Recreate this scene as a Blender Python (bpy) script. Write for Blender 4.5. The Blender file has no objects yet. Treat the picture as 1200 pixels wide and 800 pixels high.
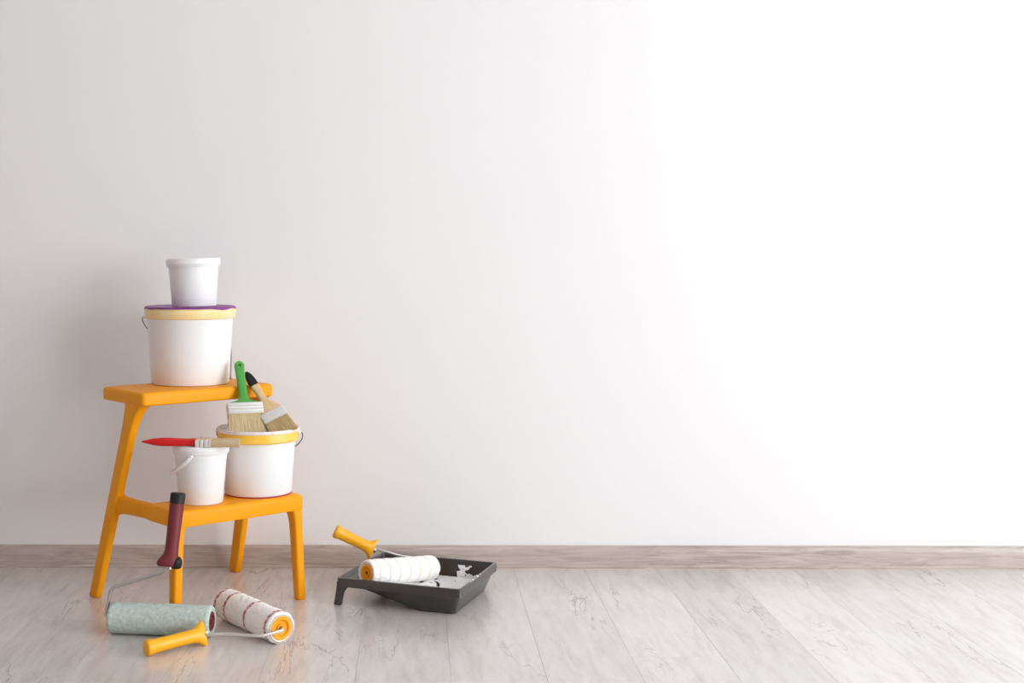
import bpy, bmesh, math, random
from mathutils import Vector, Matrix, noise

random.seed(7)
SC = bpy.context.scene
COL = SC.collection
PI = math.pi
V = Vector

# ------------------------------------------------------------------ camera, world, light, exposure
CAM_H = 0.8113
cam_d = bpy.data.cameras.new('camera')
cam = bpy.data.objects.new('camera', cam_d)
COL.objects.link(cam)
cam.location = (0.0, 0.0, CAM_H)
cam.rotation_euler = (PI / 2, -0.0016, 0.0)
cam_d.sensor_fit = 'HORIZONTAL'
cam_d.sensor_width = 36.0
cam_d.lens = 45.0
cam_d.shift_x = (600 - 488) / 1200.0
cam_d.shift_y = -(400 - 301) / 1200.0
cam_d.clip_start = 0.05
SC.camera = cam

world = bpy.data.worlds.new('daylight')
SC.world = world
world.use_nodes = True
bg = world.node_tree.nodes['Background']
bg.inputs['Color'].default_value = (0.94, 0.988, 1.02, 1)
bg.inputs['Strength'].default_value = 9.3

SC.view_settings.view_transform = 'Standard'
SC.view_settings.look = 'None'
SC.view_settings.gamma = 1.0
SC.view_settings.use_curve_mapping = False
SC.view_settings.exposure = 0.46
SC.cycles.max_bounces = 14
SC.cycles.diffuse_bounces = 10
SC.cycles.glossy_bounces = 4
SC.cycles.caustics_reflective = False
SC.cycles.caustics_refractive = False
SC.cycles.use_denoising = True

# room measures (metres)
X0, X1 = -3.0, 3.3
Y0, Y1 = -3.2, 3.353
ZC = 2.65
WIN_Y0, WIN_Y1, WIN_Z0, WIN_Z1 = -1.1, 2.15, 0.30, 2.15


def portal(name, loc, rot, sx, sy):
    d = bpy.data.lights.new(name, 'AREA')
    d.shape = 'RECTANGLE'
    d.size, d.size_y = sx, sy
    d.cycles.is_portal = True
    o = bpy.data.objects.new(name, d)
    o.location = loc
    o.rotation_euler = rot
    COL.objects.link(o)


portal('window_right_offscreen', (X1 + 0.13, (WIN_Y0 + WIN_Y1) / 2, (WIN_Z0 + WIN_Z1) / 2), (0, PI / 2, 0),
       WIN_Z1 - WIN_Z0, WIN_Y1 - WIN_Y0)



# ------------------------------------------------------------------ helpers
def mat(name, color, rough=0.5, metal=0.0, spec=0.5, **kw):
    m = bpy.data.materials.new(name)
    m.use_nodes = True
    b = m.node_tree.nodes['Principled BSDF']
    b.inputs['Base Color'].default_value = (*color, 1)
    b.inputs['Roughness'].default_value = rough
    b.inputs['Metallic'].default_value = metal
    b.inputs['Specular IOR Level'].default_value = spec
    for k, v in kw.items():
        b.inputs[k.replace('_', ' ')].default_value = v
    return m


class NT:
    def __init__(self, m):
        self.t = m.node_tree
        self.b = self.t.nodes['Principled BSDF']

    def n(self, typ, **kw):
        nd = self.t.nodes.new(typ)
        for k, v in kw.items():
            if hasattr(nd, k):
                setattr(nd, k, v)
            else:
                nd.inputs[k.replace('_', ' ')].default_value = v
        return nd

    def l(self, a, b):
        self.t.links.new(a, b)

    def coords(self, scale=(1, 1, 1), rand=False):
        tc = self.n('ShaderNodeTexCoord')
        mp = self.n('ShaderNodeMapping')
        mp.inputs['Scale'].default_value = scale
        self.l(tc.outputs['Object'], mp.inputs['Vector'])
        if rand:
            oi = self.n('ShaderNodeObjectInfo')
            mul = self.n('ShaderNodeMath', operation='MULTIPLY')
            mul.inputs[1].default_value = 57.0
            self.l(oi.outputs['Random'], mul.inputs[0])
            cb = self.n('ShaderNodeCombineXYZ')
            for k in range(3):
                self.l(mul.outputs[0], cb.inputs[k])
            self.l(cb.outputs[0], mp.inputs['Location'])
            return mp.outputs[0], oi.outputs['Random']
        return mp.outputs[0]

    def noise(self, vec, scale, detail=3.0, rough=0.55, dist=0.0):
        nd = self.n('ShaderNodeTexNoise')
        nd.inputs['Scale'].default_value = scale
        nd.inputs['Detail'].default_value = detail
        nd.inputs['Roughness'].default_value = rough
        nd.inputs['Distortion'].default_value = dist
        self.l(vec, nd.inputs['Vector'])
        return nd.outputs['Fac']

    def ramp(self, fac, stops):
        r = self.n('ShaderNodeValToRGB')
        el = r.color_ramp.elements
        while len(el) < len(stops):
            el.new(0.5)
        for e, (p, c) in zip(el, stops):
            e.position = p
            e.color = (*c, 1) if len(c) == 3 else c
        self.l(fac, r.inputs[0])
        return r.outputs[0]

    def math(self, op, a, b=None):
        m = self.n('ShaderNodeMath', operation=op)
        for i, q in enumerate((a, b)):
            if q is None:
                continue
            if isinstance(q, (int, float)):
                m.inputs[i].default_value = q
            else:
                self.l(q, m.inputs[i])
        return m.outputs[0]

    def mix(self, fac, a, b, blend='MIX'):
        m = self.n('ShaderNodeMix', data_type='RGBA', blend_type=blend)
        for s, q in ((0, fac), (6, a), (7, b)):
            if isinstance(q, (int, float)):
                m.inputs[s].default_value = q
            elif isinstance(q, tuple):
                m.inputs[s].default_value = (*q, 1)
            else:
                self.l(q, m.inputs[s])
        return m.outputs[2]

    def bump(self, h, strength, dist=0.002):
        bp = self.n('ShaderNodeBump')
        bp.inputs['Strength'].default_value = strength
        bp.inputs['Distance'].default_value = dist
        self.l(h, bp.inputs['Height'])
        self.l(bp.outputs[0], self.b.inputs['Normal'])


def G(v):
    """plain grey"""
    return (v, v, v)


def obj(name, bm, m, parent=None, smooth=True, M=None, angle=None):
    """links bm as ONE mesh object; coordinates are world (or local to M), parent is at a pure translation"""
    bmesh.ops.recalc_face_normals(bm, faces=bm.faces[:])
    me = bpy.data.meshes.new(name)
    bm.to_mesh(me)
    bm.free()
    if smooth:
        me.polygons.foreach_set('use_smooth', [True] * len(me.polygons))
        if angle:
            me.set_sharp_from_angle(angle=math.radians(angle))
    me.materials.append(m)
    o = bpy.data.objects.new(name, me)
    COL.objects.link(o)
    off = V((0, 0, 0))
    p = parent
    while p is not None:
        off += p.location if p.type == 'EMPTY' else V((0, 0, 0))
        p = p.parent
    mw = (M.copy() if M is not None else Matrix.Identity(4))
    if parent is not None:
        o.parent = parent
        # parents that are meshes may carry a matrix of their own
        if parent.type == 'EMPTY':
            o.matrix_basis = Matrix.Translation(-off) @ mw
        else:
            o.matrix_basis = parent.matrix_basis.inverted() @ Matrix.Translation(-off) @ mw
    else:
        o.matrix_basis = mw
    return o


def thing(name, label, cat, loc, group=None):
    o = bpy.data.objects.new(name, None)
    o.empty_display_size = 0.05
    COL.objects.link(o)
    o.location = loc
    o['label'] = label
    o['category'] = cat
    if group:
        o['group'] = group
    return o


def struct(o):
    o['kind'] = 'structure'
    return o


def box(bm, x0, x1, y0, y1, z0, z1, bev=0.0, seg=2):
    r = bmesh.ops.create_cube(bm, size=1.0)
    for v in r['verts']:
        v.co = V((x0 if v.co.x < 0 else x1, y0 if v.co.y < 0 else y1, z0 if v.co.z < 0 else z1))
    if bev:
        ed = list({e for v in r['verts'] for e in v.link_edges})
        bmesh.ops.bevel(bm, geom=ed, offset=bev, segments=seg, affect='EDGES', profile=0.5)
    return bm


def loft(bm, loops, close=True, cap0=True, cap1=True):
    rings = [[bm.verts.new(p) for p in lp] for lp in loops]
    n = len(rings[0])
    for a, b in zip(rings, rings[1:]):
        for i in range(n if close else n - 1):
            j = (i + 1) % n
            bm.faces.new((a[i], a[j], b[j], b[i]))
    if cap0:
        bm.faces.new(list(reversed(rings[0])))
    if cap1:
        bm.faces.new(rings[-1])
    return rings


def rrect(hx, hy, r, k=4):
    """rounded rectangle outline, counter-clockwise"""
    r = max(min(r, hx * 0.999, hy * 0.999), 1e-5)
    pts = []
    for cx, cy, a0 in ((hx - r, hy - r, 0), (-hx + r, hy - r, 90), (-hx + r, -hy + r, 180), (hx - r, -hy + r, 270)):
        for i in range(k + 1):
            a = math.radians(a0 + 90 * i / k)
            pts.append((cx + r * math.cos(a), cy + r * math.sin(a)))
    return pts


def lathe(bm, prof, seg=64, origin=(0, 0, 0), cap0=True, cap1=True, axis='Z'):
    loops = []
    for r, z in prof:
        lp = []
        for i in range(seg):
            a = 2 * PI * i / seg
            c, s = r * math.cos(a), r * math.sin(a)
            p = V((c, s, z)) if axis == 'Z' else V((z, c, s))
            lp.append(p + V(origin))
        loops.append(lp)
    loft(bm, loops, True, cap0, cap1)
    return bm


def catmull(pts, n=8):
    pts = [V(p) for p in pts]
    P = [pts[0] * 2 - pts[1]] + pts + [pts[-1] * 2 - pts[-2]]
    out = []
    for i in range(1, len(P) - 2):
        for k in range(n):
            t = k / n
            a, b, c, d = P[i - 1], P[i], P[i + 1], P[i + 2]
            out.append(0.5 * (2 * b + (c - a) * t + (2 * a - 5 * b + 4 * c - d) * t * t + (3 * b - a - 3 * c + d) * t ** 3))
    out.append(pts[-1])
    return out


def fillet(pts, r, n=6):
    """polyline with rounded bends"""
    pts = [V(p) for p in pts]
    out = [pts[0]]
    for a, b, c in zip(pts, pts[1:], pts[2:]):
        d0, d1 = (a - b), (c - b)
        q = min(r, d0.length * 0.48, d1.length * 0.48)
        p0, p1 = b + d0.normalized() * q, b + d1.normalized() * q
        for k in range(n + 1):
            t = k / n
            out.append((1 - t) ** 2 * p0 + 2 * t * (1 - t) * b + t * t * p1)
    out.append(pts[-1])
    return out


def tube(bm, pts, rad, seg=12, flat=None):
    pts = [V(p) for p in pts]
    T = [(pts[min(i + 1, len(pts) - 1)] - pts[max(i - 1, 0)]).normalized() for i in range(len(pts))]
    up = V((0, 0, 1)) if abs(T[0].z) < 0.9 else V((1, 0, 0))
    nrm = (up - T[0] * up.dot(T[0])).normalized()
    loops = []
    for i, p in enumerate(pts):
        nrm = (nrm - T[i] * nrm.dot(T[i])).normalized()
        bn = T[i].cross(nrm)
        r = rad[i] if isinstance(rad, (list, tuple)) else rad
        ra, rb = (r, r) if flat is None else (r, flat)
        loops.append([p + nrm * ra * math.cos(2 * PI * k / seg) + bn * rb * math.sin(2 * PI * k / seg) for k in range(seg)])
    loft(bm, loops)
    return bm


def frame(origin, ydir, xhint):
    y = V(ydir).normalized()
    x = V(xhint)
    x = (x - y * x.dot(y)).normalized()
    z = x.cross(y)
    M = Matrix((x, y, z)).transposed().to_4x4()
    M.translation = V(origin)
    return M


def new():
    return bmesh.new()


# ------------------------------------------------------------------ materials
def m_wall(name, c):
    m = mat(name, c, 0.75, spec=0.25)
    t = NT(m)
    v = t.coords()
    f = t.noise(v, 2.2, 4)
    t.l(t.mix(f, tuple(q * 0.985 for q in c), tuple(min(1, q * 1.01) for q in c)), t.b.inputs['Base Color'])
    t.bump(t.noise(v, 260, 3), 0.06, 0.001)
    return m


M_WALL = m_wall('white_wall_paint', (0.80, 0.79, 0.79))
M_WALL_L = m_wall('warm_wall_paint', (0.50, 0.405, 0.365))
M_CEIL = m_wall('ceiling_paint', (0.68, 0.68, 0.68))


def m_plank():
    m = mat('pale_laminate', (0.5, 0.45, 0.42), 0.33, spec=0.5, Coat_Weight=0.9, Coat_Roughness=0.22, Coat_IOR=1.6)
    t = NT(m)
    v, rnd = t.coords((1, 0.16, 1), True)
    g = t.noise(v, 42, 6, 0.62, 0.5)
    col = t.ramp(g, [(0.25, (0.48, 0.425, 0.395)), (0.5, (0.625, 0.58, 0.555)), (0.8, (0.735, 0.70, 0.68))])
    v2, _ = t.coords((1, 0.35, 1), True)
    cl = t.noise(v2, 7, 4, 0.6, 0.4)
    col = t.mix(t.ramp(cl, [(0.38, G(0.0)), (0.7, G(0.5))]), col, (0.73, 0.69, 0.67))
    # cracks and checks in the grain
    v3, _ = t.coords((1, 0.20, 1), True)
    cr = t.noise(v3, 9, 5, 0.6, 1.0)
    line = t.math('SUBTRACT', 1.0, t.math('MULTIPLY', t.math('ABSOLUTE', t.math('SUBTRACT', cr, 0.5)), 70.0))
    line = t.math('MAXIMUM', line, 0.0)
    msk = t.ramp(t.noise(v2, 6.5, 3, 0.6), [(0.52, G(0.0)), (0.64, G(1.0))])
    fac = t.math('MULTIPLY', t.math('MULTIPLY', line, msk), 0.75)
    col = t.mix(fac, col, (0.235, 0.19, 0.175))
    # each board a little different
    val = t.math('ADD', t.math('MULTIPLY', rnd, 0.16), 0.90)
    hs = t.n('ShaderNodeHueSaturation')
    hs.inputs['Saturation'].default_value = 0.9
    t.l(val, hs.inputs['Value'])
    t.l(col, hs.inputs['Color'])
    t.l(hs.outputs[0], t.b.inputs['Base Color'])
    t.l(t.ramp(g, [(0.2, G(0.44)), (0.8, G(0.34))]), t.b.inputs['Roughness'])
    t.bump(t.math('SUBTRACT', g, fac), 0.12, 0.001)
    return m


M_PLANK = m_plank()
M_SEAM = mat('floor_underlay', (0.55, 0.51, 0.49), 0.8)


def m_base():
    m = mat('oak_baseboard', (0.4, 0.33, 0.29), 0.45, spec=0.5, Coat_Weight=0.7, Coat_Roughness=0.35)
    t = NT(m)
    v = t.coords((0.09, 1, 1))
    g = t.noise(v, 85, 6, 0.62, 1.2)
    col = t.ramp(g, [(0.28, (0.29, 0.225, 0.19)), (0.52, (0.445, 0.37, 0.33)), (0.78, (0.59, 0.51, 0.47))])
    v2 = t.coords((0.5, 1, 1))
    col = t.mix(t.ramp(t.noise(v2, 5, 3), [(0.4, G(0)), (0.7, G(0.5))]), col, (0.50, 0.42, 0.38))
    t.l(col, t.b.inputs['Base Color'])
    t.bump(g, 0.1, 0.001)
    return m


M_BASE = m_base()


def m_plastic(name, c, rough=0.4, bump=0.0, **kw):
    m = mat(name, c, rough, **kw)
    if bump:
        t = NT(m)
        t.bump(t.noise(t.coords(), 420, 2), bump, 0.0006)
    return m


M_ORANGE = m_plastic('orange_plastic', (0.86, 0.33, 0.002), 0.45, 0.10, spec=0.2)
M_WHITE = m_plastic('white_plastic', (0.80, 0.795, 0.80), 0.36, 0, Subsurface_Weight=0.0)
M_WHITE2 = m_plastic('white_lid_plastic', (0.82, 0.81, 0.81), 0.42)


def m_worn(name, c, dirt, scale=30, lo=0.5, hi=0.65, rough=0.45):
    m = mat(name, c, rough)
    t = NT(m)
    f = t.ramp(t.noise(t.coords(), scale, 4, 0.6), [(lo, G(0)), (hi, G(1))])
    t.l(t.mix(f, c, dirt), t.b.inputs['Base Color'])
    return m


M_PALEYEL = m_worn('pale_yellow_paint', (0.90, 0.68, 0.31), (0.89, 0.77, 0.56), 22, 0.45, 0.75)
M_YELBAND = m_worn('yellow_band', (0.92, 0.54, 0.05), (0.90, 0.66, 0.25), 16, 0.5, 0.8)
M_PURPLE = m_worn('purple_paint', (0.19, 0.022, 0.21), (0.27, 0.05, 0.29), 35, 0.4, 0.7, 0.35)
M_PINKRIM = m_worn('smeared_rim', (0.80, 0.76, 0.76), (0.72, 0.52, 0.47), 24, 0.5, 0.7)
M_MAGENTA = mat('magenta_paint', (0.36, 0.012, 0.07), 0.45)
M_WIRE = mat('zinc_wire', (0.55, 0.54, 0.52), 0.34, 1.0)
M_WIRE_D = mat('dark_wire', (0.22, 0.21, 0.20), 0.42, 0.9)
M_WIRE_L = mat('pale_wire', (0.72, 0.71, 0.69), 0.38, 0.7)
M_YELLOW = m_plastic('yellow_plastic', (0.90, 0.42, 0.004), 0.4)
M_RED = m_plastic('red_lacquer', (0.62, 0.006, 0.008), 0.3)
M_MAROON = m_plastic('maroon_grip', (0.165, 0.016, 0.024), 0.46)
M_BLACK = m_plastic('black_rubber', (0.014, 0.013, 0.013), 0.5, spec=0.3)
M_GREEN = m_plastic('green_plastic', (0.07, 0.34, 0.055), 0.4)
M_TRAY = m_plastic('charcoal_tray_plastic', (0.022, 0.0175, 0.0145), 0.42, 0.12, spec=0.6, Coat_Weight=0.8, Coat_Roughness=0.3)
M_PAINT = mat('wet_white_paint', (0.90, 0.90, 0.90), 0.22, spec=0.5)
M_MELT = m_plastic('dark_red_core', (0.16, 0.02, 0.022), 0.4)
M_YCAP = m_plastic('orange_yellow_cap', (0.85, 0.36, 0.004), 0.45)
M_STEEL = mat('tin_ferrule', (0.80, 0.79, 0.77), 0.36, 0.75)
t_ = NT(M_STEEL)
t_.bump(t_.noise(t_.coords(), 160, 3), 0.12, 0.0006)


def m_wood():
    m = mat('raw_handle_wood', (0.75, 0.55, 0.33), 0.5)
    t = NT(m)
    g = t.noise(t.coords((1, 0.08, 1)), 220, 4, 0.6)
    t.l(t.ramp(g, [(0.3, (0.66, 0.45, 0.235)), (0.75, (0.78, 0.58, 0.35))]), t.b.inputs['Base Color'])
    return m


M_WOOD = m_wood()


def m_bristle(name, c0, c1):
    m = mat(name, c0, 0.6, spec=0.3)
    t = NT(m)
    g = t.noise(t.coords((1, 0.025, 1)), 900, 3, 0.7)
    t.l(t.ramp(g, [(0.32, c0), (0.68, c1)]), t.b.inputs['Base Color'])
    t.bump(g, 0.5, 0.0008)
    return m


M_BRIST = m_bristle('bristle_tan', (0.36, 0.255, 0.12), (0.66, 0.53, 0.32))
M_BRIST2 = m_bristle('bristle_brown', (0.30, 0.195, 0.07), (0.56, 0.41, 0.20))
M_BRIST3 = m_bristle('bristle_straw', (0.44, 0.32, 0.17), (0.70, 0.56, 0.36))


def m_nap(name, c0, c1, stripes=None, scol=None, width=0.002, wob=0.002, slant=0.0, dash=False, extra=None):
    """deep pile; thin woven rings lie across the local X axis"""
    m = mat(name, c0, 0.95, spec=0.1)
    t = NT(m)
    v = t.coords()
    f = t.noise(v, 130, 4, 0.65)
    col = t.ramp(f, [(0.3, c0), (0.7, c1)])
    if stripes:
        off, per = stripes
        sx = t.n('ShaderNodeSeparateXYZ')
        t.l(v, sx.inputs[0])
        w = t.math('MULTIPLY', t.math('SUBTRACT', t.noise(v, 140, 3, 0.6), 0.5), wob * 4)
        x = t.math('ADD', t.math('ADD', sx.outputs[0], w), t.math('MULTIPLY', sx.outputs[2], slant))
        ph = t.math('PINGPONG', t.math('ADD', x, -off + per * 20), per / 2)
        msk = t.math('LESS_THAN', ph, width)
        if extra:
            msk = t.math('MAXIMUM', msk, t.math('LESS_THAN', t.math('ABSOLUTE', t.math('SUBTRACT', x, extra)), width))
        if dash:
            msk = t.math('MULTIPLY', msk, t.ramp(t.noise(v, 210, 2, 0.6), [(0.36, G(0.15)), (0.55, G(1))]))
        col = t.mix(msk, col, scol)
    t.l(col, t.b.inputs['Base Color'])
    t.bump(t.noise(v, 620, 4, 0.7), 0.35, 0.0012)
    return m


M_NAP_GREEN = m_nap('sage_nap', (0.42, 0.51, 0.465), (0.61, 0.69, 0.645))
M_NAP_PINK = m_nap('cream_nap_red_rings', (0.92, 0.90, 0.865), (0.95, 0.94, 0.92), (0.0145, 0.0895), (0.48, 0.13, 0.15), 0.0044, 0.0020, 0.0, True, 0.2360)
M_NAP_YEL = m_nap('white_nap_yellow_rings', (0.86, 0.845, 0.82), (0.90, 0.89, 0.875), (0.019, 0.0335), (0.66, 0.50, 0.20), 0.0011, 0.0006, 0.05)

# ------------------------------------------------------------------ the room
floor_bm = box(new(), X0, X1, Y0, Y1, -0.06, -0.0085)
floor = struct(obj('floor', floor_bm, M_SEAM, smooth=False))


def plank_mesh(w, l, cache={}):
    key = (round(w, 4), round(l, 4))
    if key not in cache:
        bm = box(new(), -w / 2, w / 2, -l / 2, l / 2, -0.0085, 0.0, 0.0003, 1)
        me = bpy.data.meshes.new('plank')
        bm.to_mesh(me)
        bm.free()
        me.materials.append(M_PLANK)
        cache[key] = me
    return cache[key]


PW, PL, GAP = 0.185, 1.28, 0.0003
k0 = math.floor((X0 - 0.068) / PW)
k1 = math.ceil((X1 - 0.068) / PW)
starts = {-6: 2.52, -5: 2.86, -4: 1.96, -3: 2.71, -2: 2.35, -1: 3.02, 0: 2.20, 1: 2.94, 2: 2.60, 3: 2.06, 4: 2.78, 5: 2.40}
for k in range(k0, k1):
    a = max(X0, 0.068 + k * PW)
    b = min(X1, 0.068 + (k + 1) * PW)
    if b - a < 0.01:
        continue
    s = starts.get(k, 2.0 + random.random() * 1.1)
    cuts = sorted({Y0, Y1} | {s + q * PL for q in range(-6, 3) if Y0 + 0.05 < s + q * PL < Y1 - 0.05})
    for y0, y1 in zip(cuts, cuts[1:]):
        o = bpy.data.objects.new('plank', plank_mesh(b - a - GAP, y1 - y0 - GAP))
        o.location = ((a + b) / 2, (y0 + y1) / 2, 0)
        o.parent = floor
        COL.objects.link(o)

TH = 0.14
struct(obj('wall_back', box(new(), X0 - TH, X1 + TH, Y1, Y1 + TH, -0.06, ZC + 0.1), M_WALL, smooth=False))
struct(obj('wall_left', box(new(), X0 - TH, X0, Y0, Y1, -0.06, ZC + 0.1), M_WALL_L, smooth=False))
struct(obj('wall_front', box(new(), X0 - TH, X1 + TH, Y0 - TH, Y0, -0.06, ZC + 0.1), M_WALL, smooth=False))
struct(obj('ceiling', box(new(), X0, X1, Y0, Y1, ZC, ZC + 0.1), M_CEIL, smooth=False))
bm = new()
box(bm, X1, X1 + TH, Y0, WIN_Y0, -0.06, ZC + 0.1)
box(bm, X1, X1 + TH, WIN_Y1, Y1, -0.06, ZC + 0.1)
box(bm, X1, X1 + TH, WIN_Y0, WIN_Y1, -0.06, WIN_Z0)
box(bm, X1, X1 + TH, WIN_Y0, WIN_Y1, WIN_Z1, ZC + 0.1)
struct(obj('wall_right', bm, M_WALL, smooth=False))

# window in the right-hand wall
mg = bpy.data.materials.new('window_glass')
mg.use_nodes = True
nt = mg.node_tree
nt.nodes.remove(nt.nodes['Principled BSDF'])
tr = nt.nodes.new('ShaderNodeBsdfTransparent')
gl = nt.nodes.new('ShaderNodeBsdfGlossy')
gl.inputs['Roughness'].default_value = 0.02
mx = nt.nodes.new('ShaderNodeMixShader')
mx.inputs[0].default_value = 0.06
nt.links.new(tr.outputs[0], mx.inputs[1])
nt.links.new(gl.outputs[0], mx.inputs[2])
nt.links.new(mx.outputs[0], nt.nodes['Material Output'].inputs[0])


def window(name, a0, a1, put):
    """put(bm, along0, along1, depth0, depth1, z0, z1, bevel): a box in the wall's own directions"""
    fw = 0.055
    bm = new()
    for y0, y1, z0, z1 in ((a0, a0 + fw, WIN_Z0, WIN_Z1), (a1 - fw, a1, WIN_Z0, WIN_Z1),
                           (a0 + fw, a1 - fw, WIN_Z0, WIN_Z0 + fw), (a0 + fw, a1 - fw, WIN_Z1 - fw, WIN_Z1)):
        put(bm, y0, y1, 0.05, 0.11, z0, z1, 0.004)
    win = struct(obj(name, bm, M_WHITE, smooth=False))
    ym = (a0 + a1) / 2
    bm = new()
    put(bm, ym - 0.04, ym + 0.04, 0.05, 0.11, WIN_Z0 + fw, WIN_Z1 - fw, 0.004)
    obj('mullion', bm, M_WHITE, win, smooth=False)
    bm = new()
    put(bm, a0 - 0.04, a1 + 0.04, -0.10, 0.05, WIN_Z0 - 0.03, WIN_Z0 - 0.001, 0.005)
    obj('window_sill', bm, M_WHITE, win, smooth=False)
    for a, b in ((a0 + fw, ym - 0.04), (ym + 0.04, a1 - fw)):
        bm = new()
        put(bm, a, b, 0.076, 0.082, WIN_Z0 + fw, WIN_Z1 - fw, 0)
        obj('pane', bm, mg, win, smooth=False)


window('window_1', WIN_Y0, WIN_Y1, lambda bm, a, b, d0, d1, z0, z1, bv: box(bm, X1 + d0, X1 + d1, a, b, z0, z1, bv, 1))

# baseboards: a moulded profile swept along each wall
BH = 0.0572
PROF = [(0.0, 0.0), (0.0155, 0.0), (0.0158, 0.0045), (0.0135, 0.0075), (0.0135, 0.041), (0.0125, 0.048), (0.009, 0.0540), (0.005, 0.0568), (0.0, BH)]


def baseboard(name, p0, p1, inward):
    bm = new()
    p0, p1, inw = V(p0), V(p1), V(inward)
    loft(bm, [[p + inw * a + V((0, 0, z)) for a, z in PROF] for p in (p0, p1)])
    return struct(obj(name, bm, M_BASE, angle=30))


baseboard('baseboard_back', (X0, Y1, 0), (X1, Y1, 0), (0, -1, 0))
baseboard('baseboard_left', (X0, Y0, 0), (X0, Y1 - 0.016, 0), (1, 0, 0))
baseboard('baseboard_right', (X1, Y0, 0), (X1, Y1 - 0.016, 0), (-1, 0, 0))

# ------------------------------------------------------------------ step stool
SA = 0.6978
SO = V((-0.552, 3.1055, 0.0))
SU = V((math.cos(SA), math.sin(SA), 0))
SV = V((math.sin(SA), -math.cos(SA), 0))


def S(u, v, z=0.0):
    return SO + SU * u + SV * v + V((0, 0, z))


stool = thing('step_stool', 'orange plastic two-step stool carrying white paint buckets', 'step stool', tuple(SO))


def slab(hx, v0, v1, z0, z1, rc, rb, bow=0.0, r0=0.002):
    bm = new()
    vc, hv = (v0 + v1) / 2, (v1 - v0) / 2
    prof = []
    for i in range(6):
        a = PI / 2 * i / 5
        prof.append((r0 * (1 - math.sin(a)), z0 + r0 * (1 - math.cos(a))))
    for i in range(6):
        a = PI / 2 * i / 5
        prof.append((rb * (1 - math.cos(a)), z1 - rb * (1 - math.sin(a))))
    loops = []
    NS = 10

    def dens(pts):
        out = []
        for a, b in zip(pts, pts[1:] + pts[:1]):
            L = math.dist(a, b)
            n = max(1, int(L / 0.03))
            n = n if L > 0.04 else 1
            for q in range(n):
                out.append((a[0] + (b[0] - a[0]) * q / n, a[1] + (b[1] - a[1]) * q / n))
        return out
    base = dens(rrect(hx, hv, rc, 5))
    for ins, z in prof:
        lp = []
        for (x, y) in base:
            # inset by scaling: keeps the point count equal
            px = x * (hx - ins) / hx
            py = y * (hv - ins) / hv
            py += bow * (1 - (px / hx) ** 2) * max(0, (py / hv))
            lp.append(S(px, vc + py, z))
        loops.append(lp)
    loft(bm, loops)
    return bm


obj('top_step', slab(0.178, -0.1015, 0.1025, 0.469, 0.5, 0.010, 0.008, r0=0.005), M_ORANGE, stool, angle=50)
obj('lower_step', slab(0.1715, 0.106, 0.2405, 0.213, 0.2495, 0.008, 0.009, bow=0.004), M_ORANGE, stool, angle=50)


def leg(secs):
    """secs: (u, v, z, half-width u, half-width v, corner radius)"""
    bm = new()
    loft(bm, [[S(u + x, v + y, z) for x, y in rrect(hu, hv, rc, 4)] for u, v, z, hu, hv, rc in secs])
    return obj('leg', bm, M_ORANGE, stool, angle=50)


for s in (-1, 1):
    # tall rear leg: foot under the back edge, flaring into the top step
    secs = []
    for z in (0.0, 0.003, 0.08, 0.16, 0.25, 0.34, 0.40, 0.425, 0.44, 0.452, 0.461, 0.467, 0.471):
        t = z / 0.471
        u = 0.1945 + (0.1670 - 0.1945) * t
        v = -0.100 + 0.144 * t
        hu = 0.0095 + 0.001 * t
        hv = 0.0185 + 0.005 * t
        fl = max(0.0, (z - 0.395) / 0.076)
        fl = 1 - math.sqrt(max(0.0, 1 - fl * fl)) if fl < 1 else 1.0
        inn, bk, fr = 0.014 * fl, 0.012 * fl, 0.033 * fl      # the flare into the top step
        if z == 0.0:
            hu -= 0.002
            hv -= 0.002
        secs.append((s * (u - inn / 2), v + (fr - bk) / 2, z, hu + inn / 2, hv + (fr + bk) / 2, 0.0055 + 0.002 * fl))
    leg(secs)
    # short front leg
    secs = []
    for z in (0.0, 0.003, 0.06, 0.12, 0.17, 0.185, 0.197, 0.206, 0.212, 0.216):
        t = z / 0.216
        fl = max(0.0, (z - 0.17) / 0.046)
        fl = 1 - math.sqrt(max(0.0, 1 - fl * fl)) if fl < 1 else 1.0
        hu = 0.0105 + 0.001 * t
        hv = 0.0125 + 0.0035 * t
        if z == 0.0:
            hu -= 0.002
            hv -= 0.002
        inn, bk = 0.008 * fl, 0.012 * fl
        u = 0.1665 + (0.158 - 0.1665) * t
        v = 0.232 + (0.224 - 0.232) * t
        secs.append((s * (u - inn / 2), v - bk / 2, z, hu + inn / 2, hv + bk / 2, 0.006))
    leg(secs)
    # side rail between rear leg and lower step
    bm = new()
    loops = []
    for v, u, z0, z1, hu in ((-0.020, 0.1760, 0.204, 0.259, 0.0095), (-0.006, 0.1744, 0.208, 0.2545, 0.0098), (0.010, 0.1724, 0.2115, 0.2508, 0.010),
                             (0.05, 0.1676, 0.2130, 0.2492, 0.0102), (0.100, 0.1612, 0.2130, 0.2487, 0.0104), (0.130, 0.1608, 0.2132, 0.2487, 0.0104)):
        zc, hz = (z0 + z1) / 2, (z1 - z0) / 2
        loops.append([S(s * u + x, v, zc + y) for x, y in rrect(hu, hz, 0.006, 4)])
    loft(bm, loops)
    obj('side_rail', bm, M_ORANGE, stool, angle=50)


# ------------------------------------------------------------------ buckets
def circ(c, r, a, z):
    return V((c[0] + r * math.cos(a), c[1] + r * math.sin(a), z))


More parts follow.
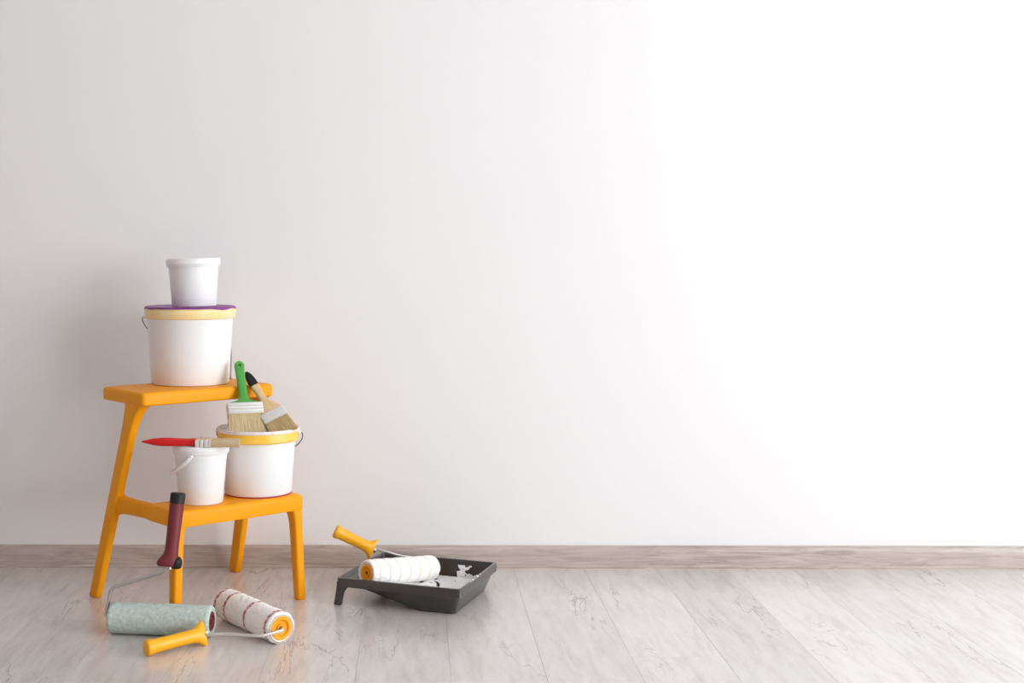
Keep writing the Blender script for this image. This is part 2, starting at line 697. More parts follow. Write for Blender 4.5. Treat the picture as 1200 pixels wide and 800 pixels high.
# big bucket on the top step, purple paint on its lid
BC = (-0.557, 3.155, 0.5)
bk = thing('paint_bucket', 'large white bucket with purple paint over its lid, on the top step', 'bucket', BC)
rb, rt = 0.0950, 0.1055
bm = lathe(new(), [(rb - 0.004, 0.0), (rb - 0.001, 0.0015), (rb, 0.004), (rb + 0.0052, 0.09), (rt - 0.001, 0.156), (rt, 0.160), (rt, 0.166)], 72, BC)
obj('body', bm, M_WHITE, bk, angle=40)
bm = lathe(new(), [(0.100, 0.1595), (0.1068, 0.1600), (0.1085, 0.1612), (0.1098, 0.1635), (0.1102, 0.1700), (0.1110, 0.1715), (0.1108, 0.1835), (0.1095, 0.1860), (0.1060, 0.1865), (0.1045, 0.183), (0.100, 0.183)], 72, BC, cap0=False, cap1=False)
obj('rim_band', bm, M_PALEYEL, bk, angle=40)
# purple painted lid with a dripping, uneven edge
bm = new()
loops = []
for r, z in ((0.02, 0.1875), (0.07, 0.1880), (0.098, 0.1890), (0.1035, 0.1905), (0.1085, 0.1895), (0.1112, 0.1870), (0.1119, 0.1850)):
    lp = []
    for i in range(144):
        a = 2 * PI * i / 144
        zz = z
        if z < 0.1856:
            zz = z - 0.0022 * max(0, noise.noise((3 * math.cos(a) + 4, 3 * math.sin(a), 1.3)) * 2.0) + 0.0006
        rr = r + 0.0006 * noise.noise((6 * math.cos(a), 6 * math.sin(a), r * 40))
        lp.append(circ(BC, rr, a, BC[2] + zz + 0.0005 * noise.noise((5 * math.cos(a), 5 * math.sin(a), r * 60))))
    loops.append(lp)
loft(bm, loops, cap0=True, cap1=False)
obj('lid', bm, M_PURPLE, bk)
# wire bail hanging behind
pts = []
for a, r, z in ((192, 0.1125, 0.1640), (187, 0.1165, 0.158), (177, 0.1160, 0.146), (165, 0.1135, 0.130), (140, 0.112, 0.100), (105, 0.112, 0.062),
                (70, 0.110, 0.030), (40, 0.106, 0.010), (20, 0.1020, 0.007), (11, 0.0985, 0.014), (13, 0.0995, 0.040), (26, 0.104, 0.085), (45, 0.110, 0.13), (60, 0.1125, 0.164)):
    pts.append(circ(BC, r, math.radians(a), BC[2] + z))
obj('bail', tube(new(), catmull(pts, 8), 0.0014, 8), M_WIRE_D, bk)
for a in (192, 60):
    p = circ(BC, 0.1125, math.radians(a), BC[2] + 0.164)
    bm = new()
    bmesh.ops.create_icosphere(bm, subdivisions=2, radius=0.0042, matrix=Matrix.Translation(p))
    obj('bail_lug', bm, M_WHITE2, bk)

# small tub on the big bucket, leaning slightly
TC = (-0.5445, 3.142, 0.5 + 0.1893)
tub = thing('paint_tub', 'small white lidded tub standing on the purple lid', 'tub', TC)
TM = Matrix.Translation(TC) @ Matrix.Rotation(math.radians(-1.6), 4, 'Y')
bm = lathe(new(), [(0.050, 0.0), (0.053, 0.001), (0.054, 0.003), (0.0606, 0.097), (0.0606, 0.104)], 64)
obj('body', bm, M_WHITE, tub, M=TM, angle=40)
bm = lathe(new(), [(0.058, 0.0965), (0.0632, 0.0968), (0.0645, 0.0985), (0.0648, 0.103), (0.0662, 0.1045), (0.0662, 0.1135), (0.0650, 0.1165), (0.0630, 0.1180), (0.0600, 0.1180), (0.0585, 0.1165), (0.02, 0.1162)], 64)
obj('lid', bm, M_WHITE2, tub, M=TM, angle=40)

# bucket on the lower step carrying two brushes
LC = (-0.376, 3.05, 0.2495)
lb = thing('paint_bucket', 'white bucket with bright yellow rim band and brushes across its top', 'bucket', LC)
bm = lathe(new(), [(0.074, 0.002), (0.0785, 0.0030), (0.0800, 0.0055), (0.0845, 0.08), (0.0885, 0.132)], 72, LC)
obj('body', bm, M_WHITE, lb, angle=40)
bm = lathe(new(), [(0.070, 0.0), (0.0785, 0.0), (0.0794, 0.0015), (0.0788, 0.0034), (0.074, 0.0034)], 72, LC)
obj('base_drip', bm, M_MAGENTA, lb)
bm = lathe(new(), [(0.082, 0.1265), (0.0935, 0.1268), (0.0948, 0.1285), (0.0962, 0.1300), (0.0965, 0.1490), (0.094, 0.1500), (0.0925, 0.1500)], 72, LC, cap0=False, cap1=False)
obj('rim_band', bm, M_YELBAND, lb, angle=40)
bm = lathe(new(), [(0.088, 0.1490), (0.0972, 0.1490), (0.0985, 0.1505), (0.0985, 0.1550), (0.0975, 0.1568), (0.0945, 0.1572), (0.0925, 0.1560), (0.0915, 0.1450), (0.0895, 0.1375), (0.03, 0.1370)], 72, LC, cap0=False)
obj('lid', bm, M_PINKRIM, lb, angle=40)
pts = [circ(LC, r, math.radians(a), LC[2] + z) for a, r, z in ((-6, 0.0985, 0.146), (-3, 0.1045, 0.143), (4, 0.105, 0.134), (16, 0.103, 0.120), (40, 0.102, 0.100),
       (75, 0.103, 0.088), (115, 0.103, 0.092), (150, 0.103, 0.112), (168, 0.104, 0.134), (176, 0.0985, 0.146))]
obj('bail', tube(new(), catmull(pts, 8), 0.0014, 8), M_WIRE_D, lb)
for a in (-6, 176):
    bm = new()
    bmesh.ops.create_icosphere(bm, subdivisions=2, radius=0.0050, matrix=Matrix.Translation(circ(LC, 0.0985, math.radians(a), LC[2] + 0.146)))
    obj('bail_lug', bm, M_WHITE2, lb)

# small pail beside it
PC = (-0.493, 2.934, 0.2495)
pl = thing('paint_pail', 'small white pail with a plastic carrying handle on the lower step', 'pail', PC)
bm = lathe(new(), [(0.0465, 0.0), (0.0495, 0.001), (0.0505, 0.003), (0.0575, 0.092), (0.0598, 0.1125)], 64, PC)
obj('body', bm, M_WHITE, pl, angle=40)
bm = lathe(new(), [(0.056, 0.1070), (0.0598, 0.1072), (0.0604, 0.1130), (0.0625, 0.1134), (0.0638, 0.1150), (0.0640, 0.1225), (0.0652, 0.1235), (0.0652, 0.1310), (0.0640, 0.1338), (0.0610, 0.1345), (0.0590, 0.1330), (0.02, 0.1328)], 64, PC)
obj('lid', bm, M_WHITE2, pl, angle=40)
# plastic bail hanging from a front and a rear pivot, slung round the left side
bm = new()
pts = []
a0, a1 = math.radians(-101), math.radians(-259)
for i in range(25):
    t = i / 24
    a = a0 + (a1 - a0) * t
    sag = math.sin(PI * t) ** 0.8
    pts.append(circ(PC, 0.0635 + 0.0035 * sag, a, PC[2] + 0.1125 - 0.046 * sag))
tube(bm, pts, 0.0042, 10, flat=0.0015)
bl = obj('bail', bm, M_WHITE2, pl)
for a in (a0, a1):
    p = circ(PC, 0.0615, a, PC[2] + 0.1125)
    bm = new()
    bmesh.ops.create_icosphere(bm, subdivisions=2, radius=0.0045, matrix=Matrix.Translation(p))
    obj('bail_lug', bm, M_WHITE2, bl)


# ------------------------------------------------------------------ brushes
def sect(bm, secs, k=4, pw=None):
    """sections along local y: (y, half-width, half-thickness, corner radius, x offset)"""
    loft(bm, [[V((x + xo, y, z)) for x, z in rrect(hw, ht, rc, k)] for y, hw, ht, rc, xo in secs])
    return bm


def bristles(length, hw_tip, hw_root, ht_tip, ht_root, cols=56, seed=1, slope=0.0):
    """a block of bristle strands with grooves and an uneven tip, tip at y = 0"""
    rnd = random.Random(seed)
    bm = new()
    tip = [rnd.uniform(-0.0016, 0.0012) + slope * (i / cols - 0.5) for i in range(cols + 1)]
    rows = 7
    grids = []
    for side in (1, -1):
        depth = [rnd.uniform(0, 0.0011) for _ in range(cols + 1)]
        g = []
        for j in range(rows + 1):
            f = j / rows
            row = []
            for i in range(cols + 1):
                s_ = i / cols * 2 - 1
                hw = hw_tip + (hw_root - hw_tip) * f
                ht = ht_tip + (ht_root - ht_tip) * f
                y = tip[i] * (1 - f) + length * f
                z = side * (ht * (1 - 0.25 * abs(s_) ** 6) - depth[i] * (1 - 0.6 * f))
                row.append(bm.verts.new((s_ * hw + rnd.uniform(-0.0003, 0.0003), y, z)))
            g.append(row)
        grids.append(g)
    a, b = grids
    for j in range(rows):
        for i in range(cols):
            bm.faces.new((a[j][i], a[j][i + 1], a[j + 1][i + 1], a[j + 1][i]))
            bm.faces.new((b[j][i], b[j + 1][i], b[j + 1][i + 1], b[j][i + 1]))
        for i in (0, cols):
            q = (a[j][i], a[j + 1][i], b[j + 1][i], b[j][i])
            bm.faces.new(q)
    for i in range(cols):
        bm.faces.new((a[0][i], b[0][i], b[0][i + 1], a[0][i + 1]))
        bm.faces.new((a[rows][i], a[rows][i + 1], b[rows][i + 1], b[rows][i]))
    return bm


def ferrule(y0, y1, hw, ht, m, parent, M):
    secs = []
    L = y1 - y0
    for f, g in ((0, 0), (0.06, 0.0004), (0.16, 0.0004), (0.20, -0.0003), (0.26, 0.0004), (0.46, 0.0004), (0.50, -0.0004), (0.56, 0.0004), (0.74, 0.0004), (0.78, -0.0003), (0.84, 0.0004), (1.0, 0.0)):
        secs.append((y0 + L * f, hw + g, ht + g, 0.003, 0))
    fr = obj('ferrule', sect(new(), secs), m, parent, M=M, angle=35)
    return fr


# wide brush with green handle
gT, gE = V((-0.3925, 2.994, 0.3935)), V((-0.4322, 3.116, 0.5555))
gl_ = (gE - gT).length
GM = frame(gT, gE - gT, (0.97, 0.18, -0.15))
br = thing('paint_brush', 'wide flat paintbrush with green plastic handle leaning on the top step', 'paintbrush', tuple(gT))
obj('bristles', bristles(0.056, 0.0475, 0.0415, 0.0105, 0.0105, 64, 3, -0.004), M_BRIST, br, M=GM, angle=60)
ferrule(0.054, 0.084, 0.0425, 0.0115, M_STEEL, br, GM)
secs = [(0.080, 0.0385, 0.0078, 0.003, 0), (0.086, 0.0385, 0.0076, 0.003, 0), (0.089, 0.034, 0.0072, 0.004, 0), (0.092, 0.022, 0.0070, 0.005, 0), (0.096, 0.0140, 0.0070, 0.005, 0),
        (0.103, 0.0112, 0.0072, 0.006, 0), (0.12, 0.0104, 0.0076, 0.006, 0), (0.15, 0.0106, 0.0078, 0.006, 0), (0.18, 0.0114, 0.0075, 0.006, 0), (gl_ - 0.016, 0.0122, 0.0070, 0.006, 0)]
for i in range(1, 8):
    a = PI / 2 * i / 8
    secs.append((gl_ - 0.012 + 0.012 * math.sin(a), 0.0122 * math.cos(a), 0.0068 - 0.002 * math.sin(a), 0.004, 0))
hd = obj('handle', sect(new(), secs, 5), M_GREEN, br, M=GM, angle=50)
# hanging hole cut through the handle end
cut = obj('cutter', lathe(new(), [(0.0036, -0.03), (0.0036, 0.03)], 20, (0, gl_ - 0.013, 0)), M_GREEN, None, M=GM)
md = hd.modifiers.new('hole', 'BOOLEAN')
md.operation = 'DIFFERENCE'
md.object = cut
md.solver = 'EXACT'
bpy.context.view_layer.update()
dg = bpy.context.evaluated_depsgraph_get()
me2 = bpy.data.meshes.new_from_object(hd.evaluated_get(dg), depsgraph=dg)
hd.modifiers.clear()
hd.data = me2
bpy.data.objects.remove(cut, do_unlink=True)

# wooden brush with black dipped end
wT, wE = V((-0.3060, 2.996, 0.3970)), V((-0.4150, 3.118, 0.5300))
wl = (wE - wT).length
WM = frame(wT, wE - wT, (0.85, 0.34, 0.42))
br = thing('paint_brush', 'flat paintbrush with bare wood handle dipped black at its end', 'paintbrush', tuple(wT))
obj('bristles', bristles(0.047, 0.0325, 0.0285, 0.0065, 0.0070, 44, 5, 0.003), M_BRIST2, br, M=WM, angle=60)
ferrule(0.045, 0.073, 0.0300, 0.0078, M_STEEL, br, WM)
secs = []
for y, hw, ht in ((0.070, 0.0275, 0.0065), (0.078, 0.0270, 0.0068), (0.086, 0.0225, 0.0070), (0.094, 0.0165, 0.0072), (0.103, 0.0120, 0.0072), (0.114, 0.0094, 0.0070),
                  (0.128, 0.0086, 0.0068), (0.142, 0.0092, 0.0070), (wl - 0.050, 0.0105, 0.0070)):
    secs.append((y, hw, ht, 0.005, 0))
wh = obj('handle', sect(new(), secs, 5), M_WOOD, br, M=WM, angle=50)
secs = []
for y, hw, ht in ((wl - 0.050, 0.0106, 0.0071), (wl - 0.038, 0.0110, 0.0071), (wl - 0.022, 0.0102, 0.0066), (wl - 0.010, 0.0078, 0.0058), (wl - 0.003, 0.0052, 0.0045), (wl, 0.0020, 0.0020)):
    secs.append((y, hw, ht, 0.005, 0))
e = obj('dipped_end', sect(new(), secs, 5), M_BLACK, wh, M=WM, angle=50)
e['label'] = 'black painted end'

# red brush lying across the small pail
rT, rE = V((-0.3985, 2.886, 0.3915)), V((-0.6195, 2.886, 0.3942))
rl = (rE - rT).length
RM = frame(rT, rE - rT, (0, 1, 0.10))
br = thing('paint_brush', 'slim paintbrush with red handle lying across the small pail', 'paintbrush', tuple(rT))
obj('bristles', bristles(0.066, 0.0165, 0.0165, 0.0078, 0.0082, 30, 8, 0.002), M_BRIST3, br, M=RM, angle=60)
ferrule(0.062, 0.097, 0.0172, 0.0086, M_STEEL, br, RM)
secs = []
for y, hw, ht in ((0.094, 0.0130, 0.0072), (0.099, 0.0128, 0.0080), (0.108, 0.0115, 0.0076), (0.122, 0.0100, 0.0075), (0.140, 0.0100, 0.0084), (0.158, 0.0105, 0.0092), (0.176, 0.0100, 0.0090),
                  (0.194, 0.0080, 0.0072), (0.208, 0.0050, 0.0042), (0.217, 0.0026, 0.0022), (rl, 0.0010, 0.0010)):
    secs.append((y, hw, ht, ht * 0.9, 0))
obj('handle', sect(new(), secs, 6), M_RED, br, M=RM, angle=60)


# ------------------------------------------------------------------ paint rollers
def sleeve(L, r, rin, seed, amp=0.0012, seg=88, rough_ends=0.006):
    """pile cover round local X from 0 to L"""
    bm = new()
    rows = int(L / 0.0028)
    loops = []

    def nz(x, a, k):
        return noise.fractal((x * 90 + seed, math.cos(a) * r * 90, math.sin(a) * r * 90 + k), 0.9, 2.1, 4)
    rnd = random.Random(seed)
    prof = [(rin, 0.003), (rin + (r - rin) * 0.45, 0.0008), (r - 0.006, 0.0004), (r - 0.0025, 0.0022), (r - 0.0008, 0.005)]
    prof += [(r, 0.008 + (L - 0.016) * i / rows) for i in range(rows + 1)]
    prof += [(q, L - x) for q, x in reversed(prof[:5])]
    for q, x in prof:
        lp = []
        for i in range(seg):
            a = 2 * PI * i / seg
            d = amp * nz(x, a, 0) * (1 if q > r - 0.004 else 0.5) + rnd.uniform(-0.0002, 0.0002)
            if q <= rin:
                d = 0
            lp.append((x + (0.4 * amp * nz(x, a, 9) if q > rin else 0), (q + d) * math.cos(a), (q + d) * math.sin(a)))
        loops.append(lp)
    loft(bm, loops, cap0=False, cap1=False)
    return bm


def ring_cap(x, rout, rhole, out, depth=0.012):
    """plastic end cap at local x; out = +1 / -1 is the outward side"""
    prof = [(rout, x - out * 0.004), (rout, x + out * 0.0015), (rout - 0.002, x + out * 0.003), (rout * 0.72, x + out * 0.0025), (rout * 0.62, x - out * 0.002), (rhole + 0.004, x - out * 0.003),
            (rhole + 0.003, x + out * 0.001), (rhole, x + out * 0.001), (rhole, x - out * depth)]
    return lathe(new(), prof, 40, axis='X', cap0=False, cap1=False)


def axis_frame(p0, p1):
    """local X runs from p0 to p1, local Z up"""
    x = (V(p1) - V(p0)).normalized()
    y = V((0, 0, 1)).cross(x).normalized()
    z = x.cross(y)
    M = Matrix((x, y, z)).transposed().to_4x4()
    M.translation = V(p0)
    return M


def grip(bm, p0, p1, radii, seg=20):
    """turned handle between p0 and p1; radii: (fraction, radius)"""
    p0, p1 = V(p0), V(p1)
    pts = [p0.lerp(p1, f) for f, _ in radii]
    return tube(bm, pts, [r for _, r in radii], seg)


YR = [(0.0, 0.0138), (0.006, 0.0152), (0.03, 0.0164), (0.05, 0.0165), (0.10, 0.0163), (0.12, 0.0148), (0.30, 0.0143), (0.50, 0.0138), (0.70, 0.0138), (0.80, 0.0142)]


def yellow_handle(parent, pend, pfront, side, m):
    """ribbed handle with a flared two-winged guard at the front; side = wing direction"""
    pend, pfront = V(pend), V(pfront)
    ax = (pfront - pend).normalized()
    L = (pfront - pend).length
    sd = V(side)
    sd = (sd - ax * sd.dot(ax)).normalized()
    nn = ax.cross(sd)
    bm = new()
    loops = []
    secs = [(f * L, r, r) for f, r in YR]
    secs += [(0.86 * L, 0.0160, 0.0136), (0.905 * L, 0.0196, 0.0126), (0.945 * L, 0.0240, 0.0116), (0.985 * L, 0.0272, 0.0108), (L, 0.0268, 0.0098), (0.992 * L, 0.0240, 0.0085), (0.955 * L, 0.0130, 0.0070)]
    for y, a, b in secs:
        loops.append([pend + ax * y + sd * a * math.cos(2 * PI * k / 24) + nn * b * math.sin(2 * PI * k / 24) for k in range(24)])
    loft(bm, loops)
    h = obj('handle', bm, m, parent, angle=50)
    bm = tube(new(), [pfront - ax * 0.012, pfront + ax * 0.006], 0.0075, 16)
    obj('socket', bm, M_WIRE, h, angle=40)
    return h


# sage roller standing with its red handle against the stool
R1 = 0.033
a0_, a1_ = V((-0.659, 2.764, R1)), V((-0.4335, 2.733, R1))
r1 = thing('paint_roller', 'paint roller with sage green nap and maroon handle propped against the stool', 'paint roller', (-0.546, 2.748, 0))
AM = axis_frame(a0_, a1_)
L1 = (a1_ - a0_).length
obj('nap_sleeve', sleeve(L1, R1, 0.0205, 11, 0.0007), M_NAP_GREEN, r1, M=AM)
for x, o_ in ((L1 - 0.004, 1), (0.004, -1)):
    cp = obj('end_cap', ring_cap(x, 0.0208, 0.0045, o_), M_MELT, r1, M=AM, angle=40)
    obj('bore_plug', lathe(new(), [(0.0046, x - o_ * 0.011), (0.0046, x - o_ * 0.002)], 16, axis='X'), M_YCAP if o_ > 0 else M_WIRE_D, cp, M=AM)  # plug filling the cap's bore, yellow at one end and dark at the other
axd = (a1_ - a0_).normalized()
wire = [a0_ + axd * 0.02, a0_ - axd * 0.008, V((-0.6585, 2.770, 0.0955)), V((-0.5445, 2.779, 0.1300)), V((-0.5355, 2.781, 0.150))]
wire = [a0_ + axd * 0.03, a0_ - axd * 0.012 + V((0, 0, 0.000)), V((-0.6590, 2.771, 0.0945)), V((-0.5455, 2.779, 0.1285)), V((-0.5350, 2.7815, 0.150))]
obj('wire_frame', tube(new(), fillet(wire, 0.010, 8), 0.0040, 12), M_WIRE, r1)
hb, ht_ = V((-0.5350, 2.7810, 0.1390)), V((-0.5185, 2.7905, 0.2960))
hx = (ht_ - hb).normalized()
bm = new()
sd = V((1, 0.25, 0))
sd = (sd - hx * sd.dot(hx)).normalized()
nn = hx.cross(sd)
loops = []
LH = (ht_ - hb).length
for y, a, b, off in ((0.0, 0.022, 0.0105, -0.004), (0.004, 0.0245, 0.0125, -0.004), (0.010, 0.0240, 0.0135, -0.004), (0.017, 0.0205, 0.0140, -0.003), (0.025, 0.0165, 0.0140, -0.001), (0.034, 0.0148, 0.0140, 0),
                     (0.05, 0.0146, 0.0142, 0), (0.08, 0.0150, 0.0146, 0), (0.11, 0.0155, 0.0150, 0), (LH - 0.021, 0.0160, 0.0154, 0)):
    loops.append([hb + hx * y + sd * (off + a * math.cos(2 * PI * k / 28)) + nn * b * math.sin(2 * PI * k / 28) for k in range(28)])
loft(bm, loops)
rh = obj('handle', bm, M_MAROON, r1, angle=50)
bm = new()
loft(bm, [[hb + hx * y + sd * r * math.cos(2 * PI * k / 28) + nn * r * math.sin(2 * PI * k / 28) for k in range(28)]
          for y, r in ((LH - 0.021, 0.0163), (LH - 0.003, 0.0165), (LH - 0.0008, 0.0158), (LH, 0.0145))])
e = obj('handle_cap', bm, M_BLACK, rh, angle=50)
e['label'] = 'black rubber cap'
# black rubber toe of the guard
bm = new()
loops = []
for y, a, b in ((-0.004, 0.0085, 0.0090), (-0.002, 0.0115, 0.0115), (0.006, 0.0130, 0.0130), (0.014, 0.0120, 0.0125), (0.021, 0.0070, 0.0090)):
    loops.append([hb + hx * y + sd * (0.0135 + a * math.cos(2 * PI * k / 24)) + nn * (b * math.sin(2 * PI * k / 24)) for k in range(24)])
loft(bm, loops)
obj('guard_toe', bm, M_BLACK, rh)
obj('socket', tube(new(), [hb - hx * 0.006, hb + hx * 0.004], 0.0062, 16), M_WIRE, rh, angle=40)

# cream roller with red rings, yellow handle on the floor
R2 = 0.0335
b0, b1 = V((-0.2805, 2.679, R2)), V((-0.4285, 2.878, R2))
r2 = thing('paint_roller', 'cream paint roller with red rings and yellow handle lying on the floor', 'paint roller', (-0.40, 2.70, 0))
BM_ = axis_frame(b0, b1)
L2 = (b1 - b0).length
obj('nap_sleeve', sleeve(L2, R2, 0.0245, 23, 0.0015), M_NAP_PINK, r2, M=BM_)
for x, o_ in ((0.004, -1), (L2 - 0.004, 1)):
    cp = obj('end_cap', ring_cap(x, 0.0250, 0.0045, o_), M_YCAP, r2, M=BM_, angle=40)
    obj('bore_plug', lathe(new(), [(0.0046, x - o_ * 0.011), (0.0046, x - o_ * 0.002)], 16, axis='X'), M_WIRE_D, cp, M=BM_)  # dark plug in the bore; its colour stands for the hole's shade
axd = (b1 - b0).normalized()
he, hf = V((-0.5485, 2.598, 0.0166)), V((-0.4430, 2.679, 0.0232))
hdir = (hf - he).normalized()
wire = [b0 + axd * 0.03, b0 - axd * 0.010, V((-0.3190, 2.650, 0.0262)), V((-0.400, 2.6745, 0.0240)), hf - hdir * 0.02]
obj('wire_frame', tube(new(), fillet(wire, 0.010, 8), 0.0032, 12), M_WIRE_L, r2)
yellow_handle(r2, he, hf, (-0.25, 0.35, 1), M_YELLOW)

# ------------------------------------------------------------------ paint tray
TO = V((0.007, 3.060, 0))
TA = math.radians(-20.5)
TU = V((math.cos(TA), math.sin(TA), 0))
TV = V((-math.sin(TA), math.cos(TA), 0))
HX, HY, ZR = 0.1535, 0.1400, 0.0640


def T(u, v, z=0.0):
    return TO + TU * u + TV * v + V((0, 0, z))


def zf(u):
    """inner floor height along the tray"""
    z = 0.0055 + max(0.0, (0.045 - u)) * 0.262
    return min(z, 0.0555)


tray = thing('paint_tray', 'charcoal plastic paint tray with white paint pooled in its deep end', 'paint tray', tuple(TO))
USAMP = [-0.13, -0.10, -0.06, -0.02, 0.02, 0.045, 0.07, 0.10]


def tray_loop(inset, zfun, rc=0.009):
    """outline whose upper half mirrors the lower half point for point"""
    hx, hy = HX - inset, HY - inset
    rc = max(0.004, rc - inset * 0.2)
    up = []
    for i in range(6):
        a = PI / 2 * i / 5
        up.append((hx - rc + rc * math.cos(a), hy - rc + rc * math.sin(a)))
    for u in reversed(USAMP):
        up.append((u, hy))
    for i in range(6):
        a = PI / 2 + PI / 2 * i / 5
        up.append((-hx + rc + rc * math.cos(a), hy - rc + rc * math.sin(a)))
    pts = up + [(x, -y) for x, y in reversed(up)]
    return [T(x, y, zfun(x)) for x, y in pts]


bm = new()
skirt = 0.0445


def zo(u):
    return max(0.0, min(zf(u) - 0.0045 - 0.001, 0.043))


loops = [tray_loop(0.026, zo, 0.018), tray_loop(0.0225, lambda u: zo(u) + 0.0016, 0.018), tray_loop(0.0075, lambda u: max(zo(u), skirt - 0.001)), tray_loop(0.0025, lambda u: skirt), tray_loop(0.0010, lambda u: skirt - 0.001),
         tray_loop(0.0, lambda u: skirt), tray_loop(0.0, lambda u: ZR - 0.0012), tray_loop(0.0012, lambda u: ZR), tray_loop(0.0065, lambda u: ZR), tray_loop(0.0080, lambda u: ZR - 0.0015),
         tray_loop(0.0110, lambda u: max(zf(u), 0.046) if zf(u) < 0.05 else zf(u)), tray_loop(0.0215, lambda u: zf(u) + 0.002), tray_loop(0.0255, lambda u: zf(u))]
rings = loft(bm, loops, True, False, False)
n = len(rings[0])
for ring in (rings[0], rings[-1]):
    for i in range(n // 2 - 1):
        bm.faces.new((ring[i], ring[i + 1], ring[n - 2 - i], ring[n - 1 - i]))
obj('tray_body', bm, M_TRAY, tray, angle=32)
for s in (-1, 1):
    bm = new()
    loops = []
    for z, uo, ui, hv in ((0.0, -0.1600, -0.1440, 0.0050), (0.002, -0.1606, -0.1425, 0.0060), (0.015, -0.1582, -0.1400, 0.0062), (0.030, -0.1558, -0.1365, 0.0064), (0.038, -0.1546, -0.1310, 0.0065),
                          (0.0425, -0.1540, -0.1250, 0.0066), (0.0455, -0.1536, -0.1165, 0.0066), (0.056, -0.1533, -0.1165, 0.0062)):
        uc, hu = (uo + ui) / 2, (ui - uo) / 2
        loops.append([T(uc + x, s * (HY - 0.0068) + y, z) for x, y in rrect(hu, hv, 0.003, 3)])
    loft(bm, loops)
    obj('leg', bm, M_TRAY, tray, angle=40)

def paint_patch(u0, u1, v0, v1, step, keep, surf, th=0.0012):
    """a skin of paint over the cells where keep > 0; real thickness, rounded rim"""
    bm = new()
    nu, nv = int((u1 - u0) / step), int((v1 - v0) / step)
    K = [[keep(u0 + i * step, v0 + j * step) for j in range(nv + 1)] for i in range(nu + 1)]
    vs = {}

    def vert(i, j):
        if (i, j) not in vs:
            u, v = u0 + i * step, v0 + j * step
            k = max(0.0, min(1.0, K[i][j] * 4))
            p = surf(u, v, th * (0.15 + 0.85 * math.sqrt(k)) + 0.0006 * noise.noise((u * 120, v * 120, 2)))
            vs[(i, j)] = bm.verts.new(p)
        return vs[(i, j)]
    for i in range(nu):
        for j in range(nv):
            if (K[i][j] + K[i + 1][j] + K[i][j + 1] + K[i + 1][j + 1]) > 0:
                bm.faces.new((vert(i, j), vert(i + 1, j), vert(i + 1, j + 1), vert(i, j + 1)))
    for _ in range(2):
        bd = [v for v in bm.verts if v.is_boundary]
        bmesh.ops.smooth_vert(bm, verts=bd, factor=0.5, use_axis_x=True, use_axis_y=True, use_axis_z=False)
    return bm


POOL_Z = 0.0245


def keep_pool(u, v):
    e = min(0.1315 - u, 0.1180 - abs(v)) * 30
    n1 = noise.fractal((u * 26 + 3, v * 26 + 9, 0.5), 1.0, 2.0, 4)
    k = min(e, (u + 0.050) * 14 + n1 * 0.8)
    # scraped streaks where the tray shows through
    s1 = abs((u - 0.030) + 0.55 * (v - 0.045) + 0.010 * noise.noise((u * 40, v * 40, 3.1))) * 40 - 0.10 + 0.22 * noise.noise((u * 90, v * 90, 8))
    if v < -0.005 or v > 0.085:
        s1 += 4 * max(-0.005 - v, v - 0.085) * 20
    s2 = 0.55 - noise.fractal((u * 60 + 11, v * 60, 6.0), 0.9, 2.1, 3) if v > 0.02 and u < 0.075 else 1.0
    return min(k, s1, s2)


pool = obj('wet_paint', paint_patch(-0.09, 0.132, -0.118, 0.118, 0.0016, keep_pool, lambda u, v, d: T(u, v, max(POOL_Z, zf(u) + 0.0018) + d)), M_PAINT, tray)
pool['label'] = 'white paint'


def keep_smear(u, h):
    return noise.fractal((u * 48 + 7.7, h * 70, 5.5), 0.8, 2.1, 5) * 0.9 + 0.42 - max(0, (h - 0.016)) * 24 - max(0.0, abs(u - 0.085) - 0.025) * 50


# smears up the far wall of the well: v here is the height above the floor
def far_wall(u, h, d):
    z = 0.010 + h
    t = max(0.0, min(1.0, (z - 0.010) / 0.046))
    inset = 0.0225 - 0.0130 * t
    return T(u, HY - inset - d - 0.0006, z)


sm = obj('paint_smear', paint_patch(0.03, 0.126, 0.0, 0.042, 0.0010, keep_smear, far_wall, 0.0010), M_PAINT, tray)


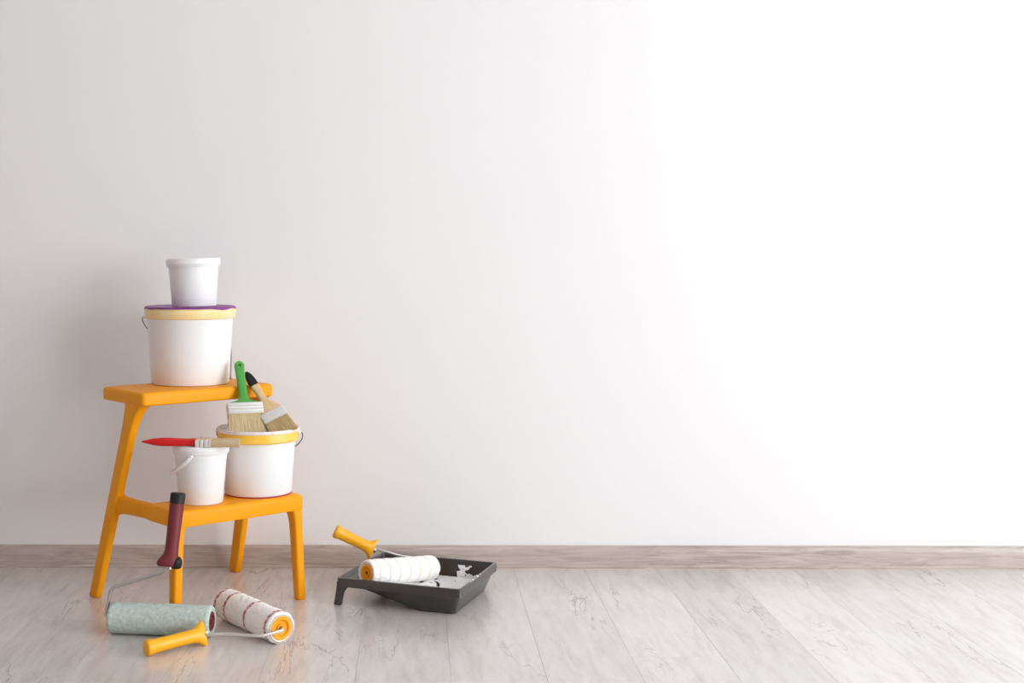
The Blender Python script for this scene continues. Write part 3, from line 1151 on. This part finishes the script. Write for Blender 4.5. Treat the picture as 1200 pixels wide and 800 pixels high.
def end_wall(v, h, d):
    z = 0.010 + h
    t = max(0.0, min(1.0, (z - 0.010) / 0.046))
    return T(HX - (0.0225 - 0.0130 * t) - d - 0.0006, v, z)


obj('paint_smear', paint_patch(-0.10, 0.11, 0.0, 0.042, 0.0015, lambda v, h: keep_smear(v + 0.6, h), end_wall, 0.0010), M_PAINT, tray)
# spatters on the rim of the deep end
for v, r in ((-0.045, 0.0042), (-0.010, 0.0046), (-0.062, 0.0028), (0.012, 0.0022), (-0.028, 0.002)):
    bm = new()
    bmesh.ops.create_icosphere(bm, subdivisions=2, radius=1.0, matrix=Matrix.Translation(T(HX - 0.0035, v, ZR)) @ Matrix.Rotation(TA, 4, 'Z') @ Matrix.Diagonal((r * 0.8, r * 1.2, 0.0016, 1)))
    obj('paint_drip', bm, M_PAINT, tray)

# ------------------------------------------------------------------ roller lying in the tray
R3 = 0.0300
c0, c1 = V((-0.1170, 2.981, 0.0755)), V((0.0410, 3.1400, 0.0500))
r3 = thing('paint_roller', 'white paint roller with thin yellow rings lying in the tray', 'paint roller', tuple((c0 + c1) / 2 - V((0, 0, R3))))
CM = axis_frame(c0, c1)
L3 = (c1 - c0).length
obj('nap_sleeve', sleeve(L3, R3, 0.0195, 37, 0.0009), M_NAP_YEL, r3, M=CM)
for x, o_ in ((0.004, -1), (L3 - 0.004, 1)):
    cp = obj('end_cap', ring_cap(x, 0.0198, 0.0045, o_), M_YCAP, r3, M=CM, angle=40)
    obj('bore_plug', lathe(new(), [(0.0046, x - o_ * 0.011), (0.0046, x - o_ * 0.002)], 16, axis='X'), M_WIRE_D, cp, M=CM)  # shade inside the cap's hole, put in as a dark disc
axd = (c1 - c0).normalized()
he, hf = V((-0.2020, 3.190, 0.1285)), V((-0.1060, 3.200, 0.0800))
hdir = (hf - he).normalized()
wire = [c1 - axd * 0.03, c1 + axd * 0.012, V((0.030, 3.205, 0.0560)), V((-0.040, 3.202, 0.0640)), hf - hdir * 0.02]
obj('wire_frame', tube(new(), fillet(wire, 0.012, 8), 0.0032, 12), M_WIRE_L, r3)
yellow_handle(r3, he, hf, (0.5, 0.15, 1), M_YELLOW)
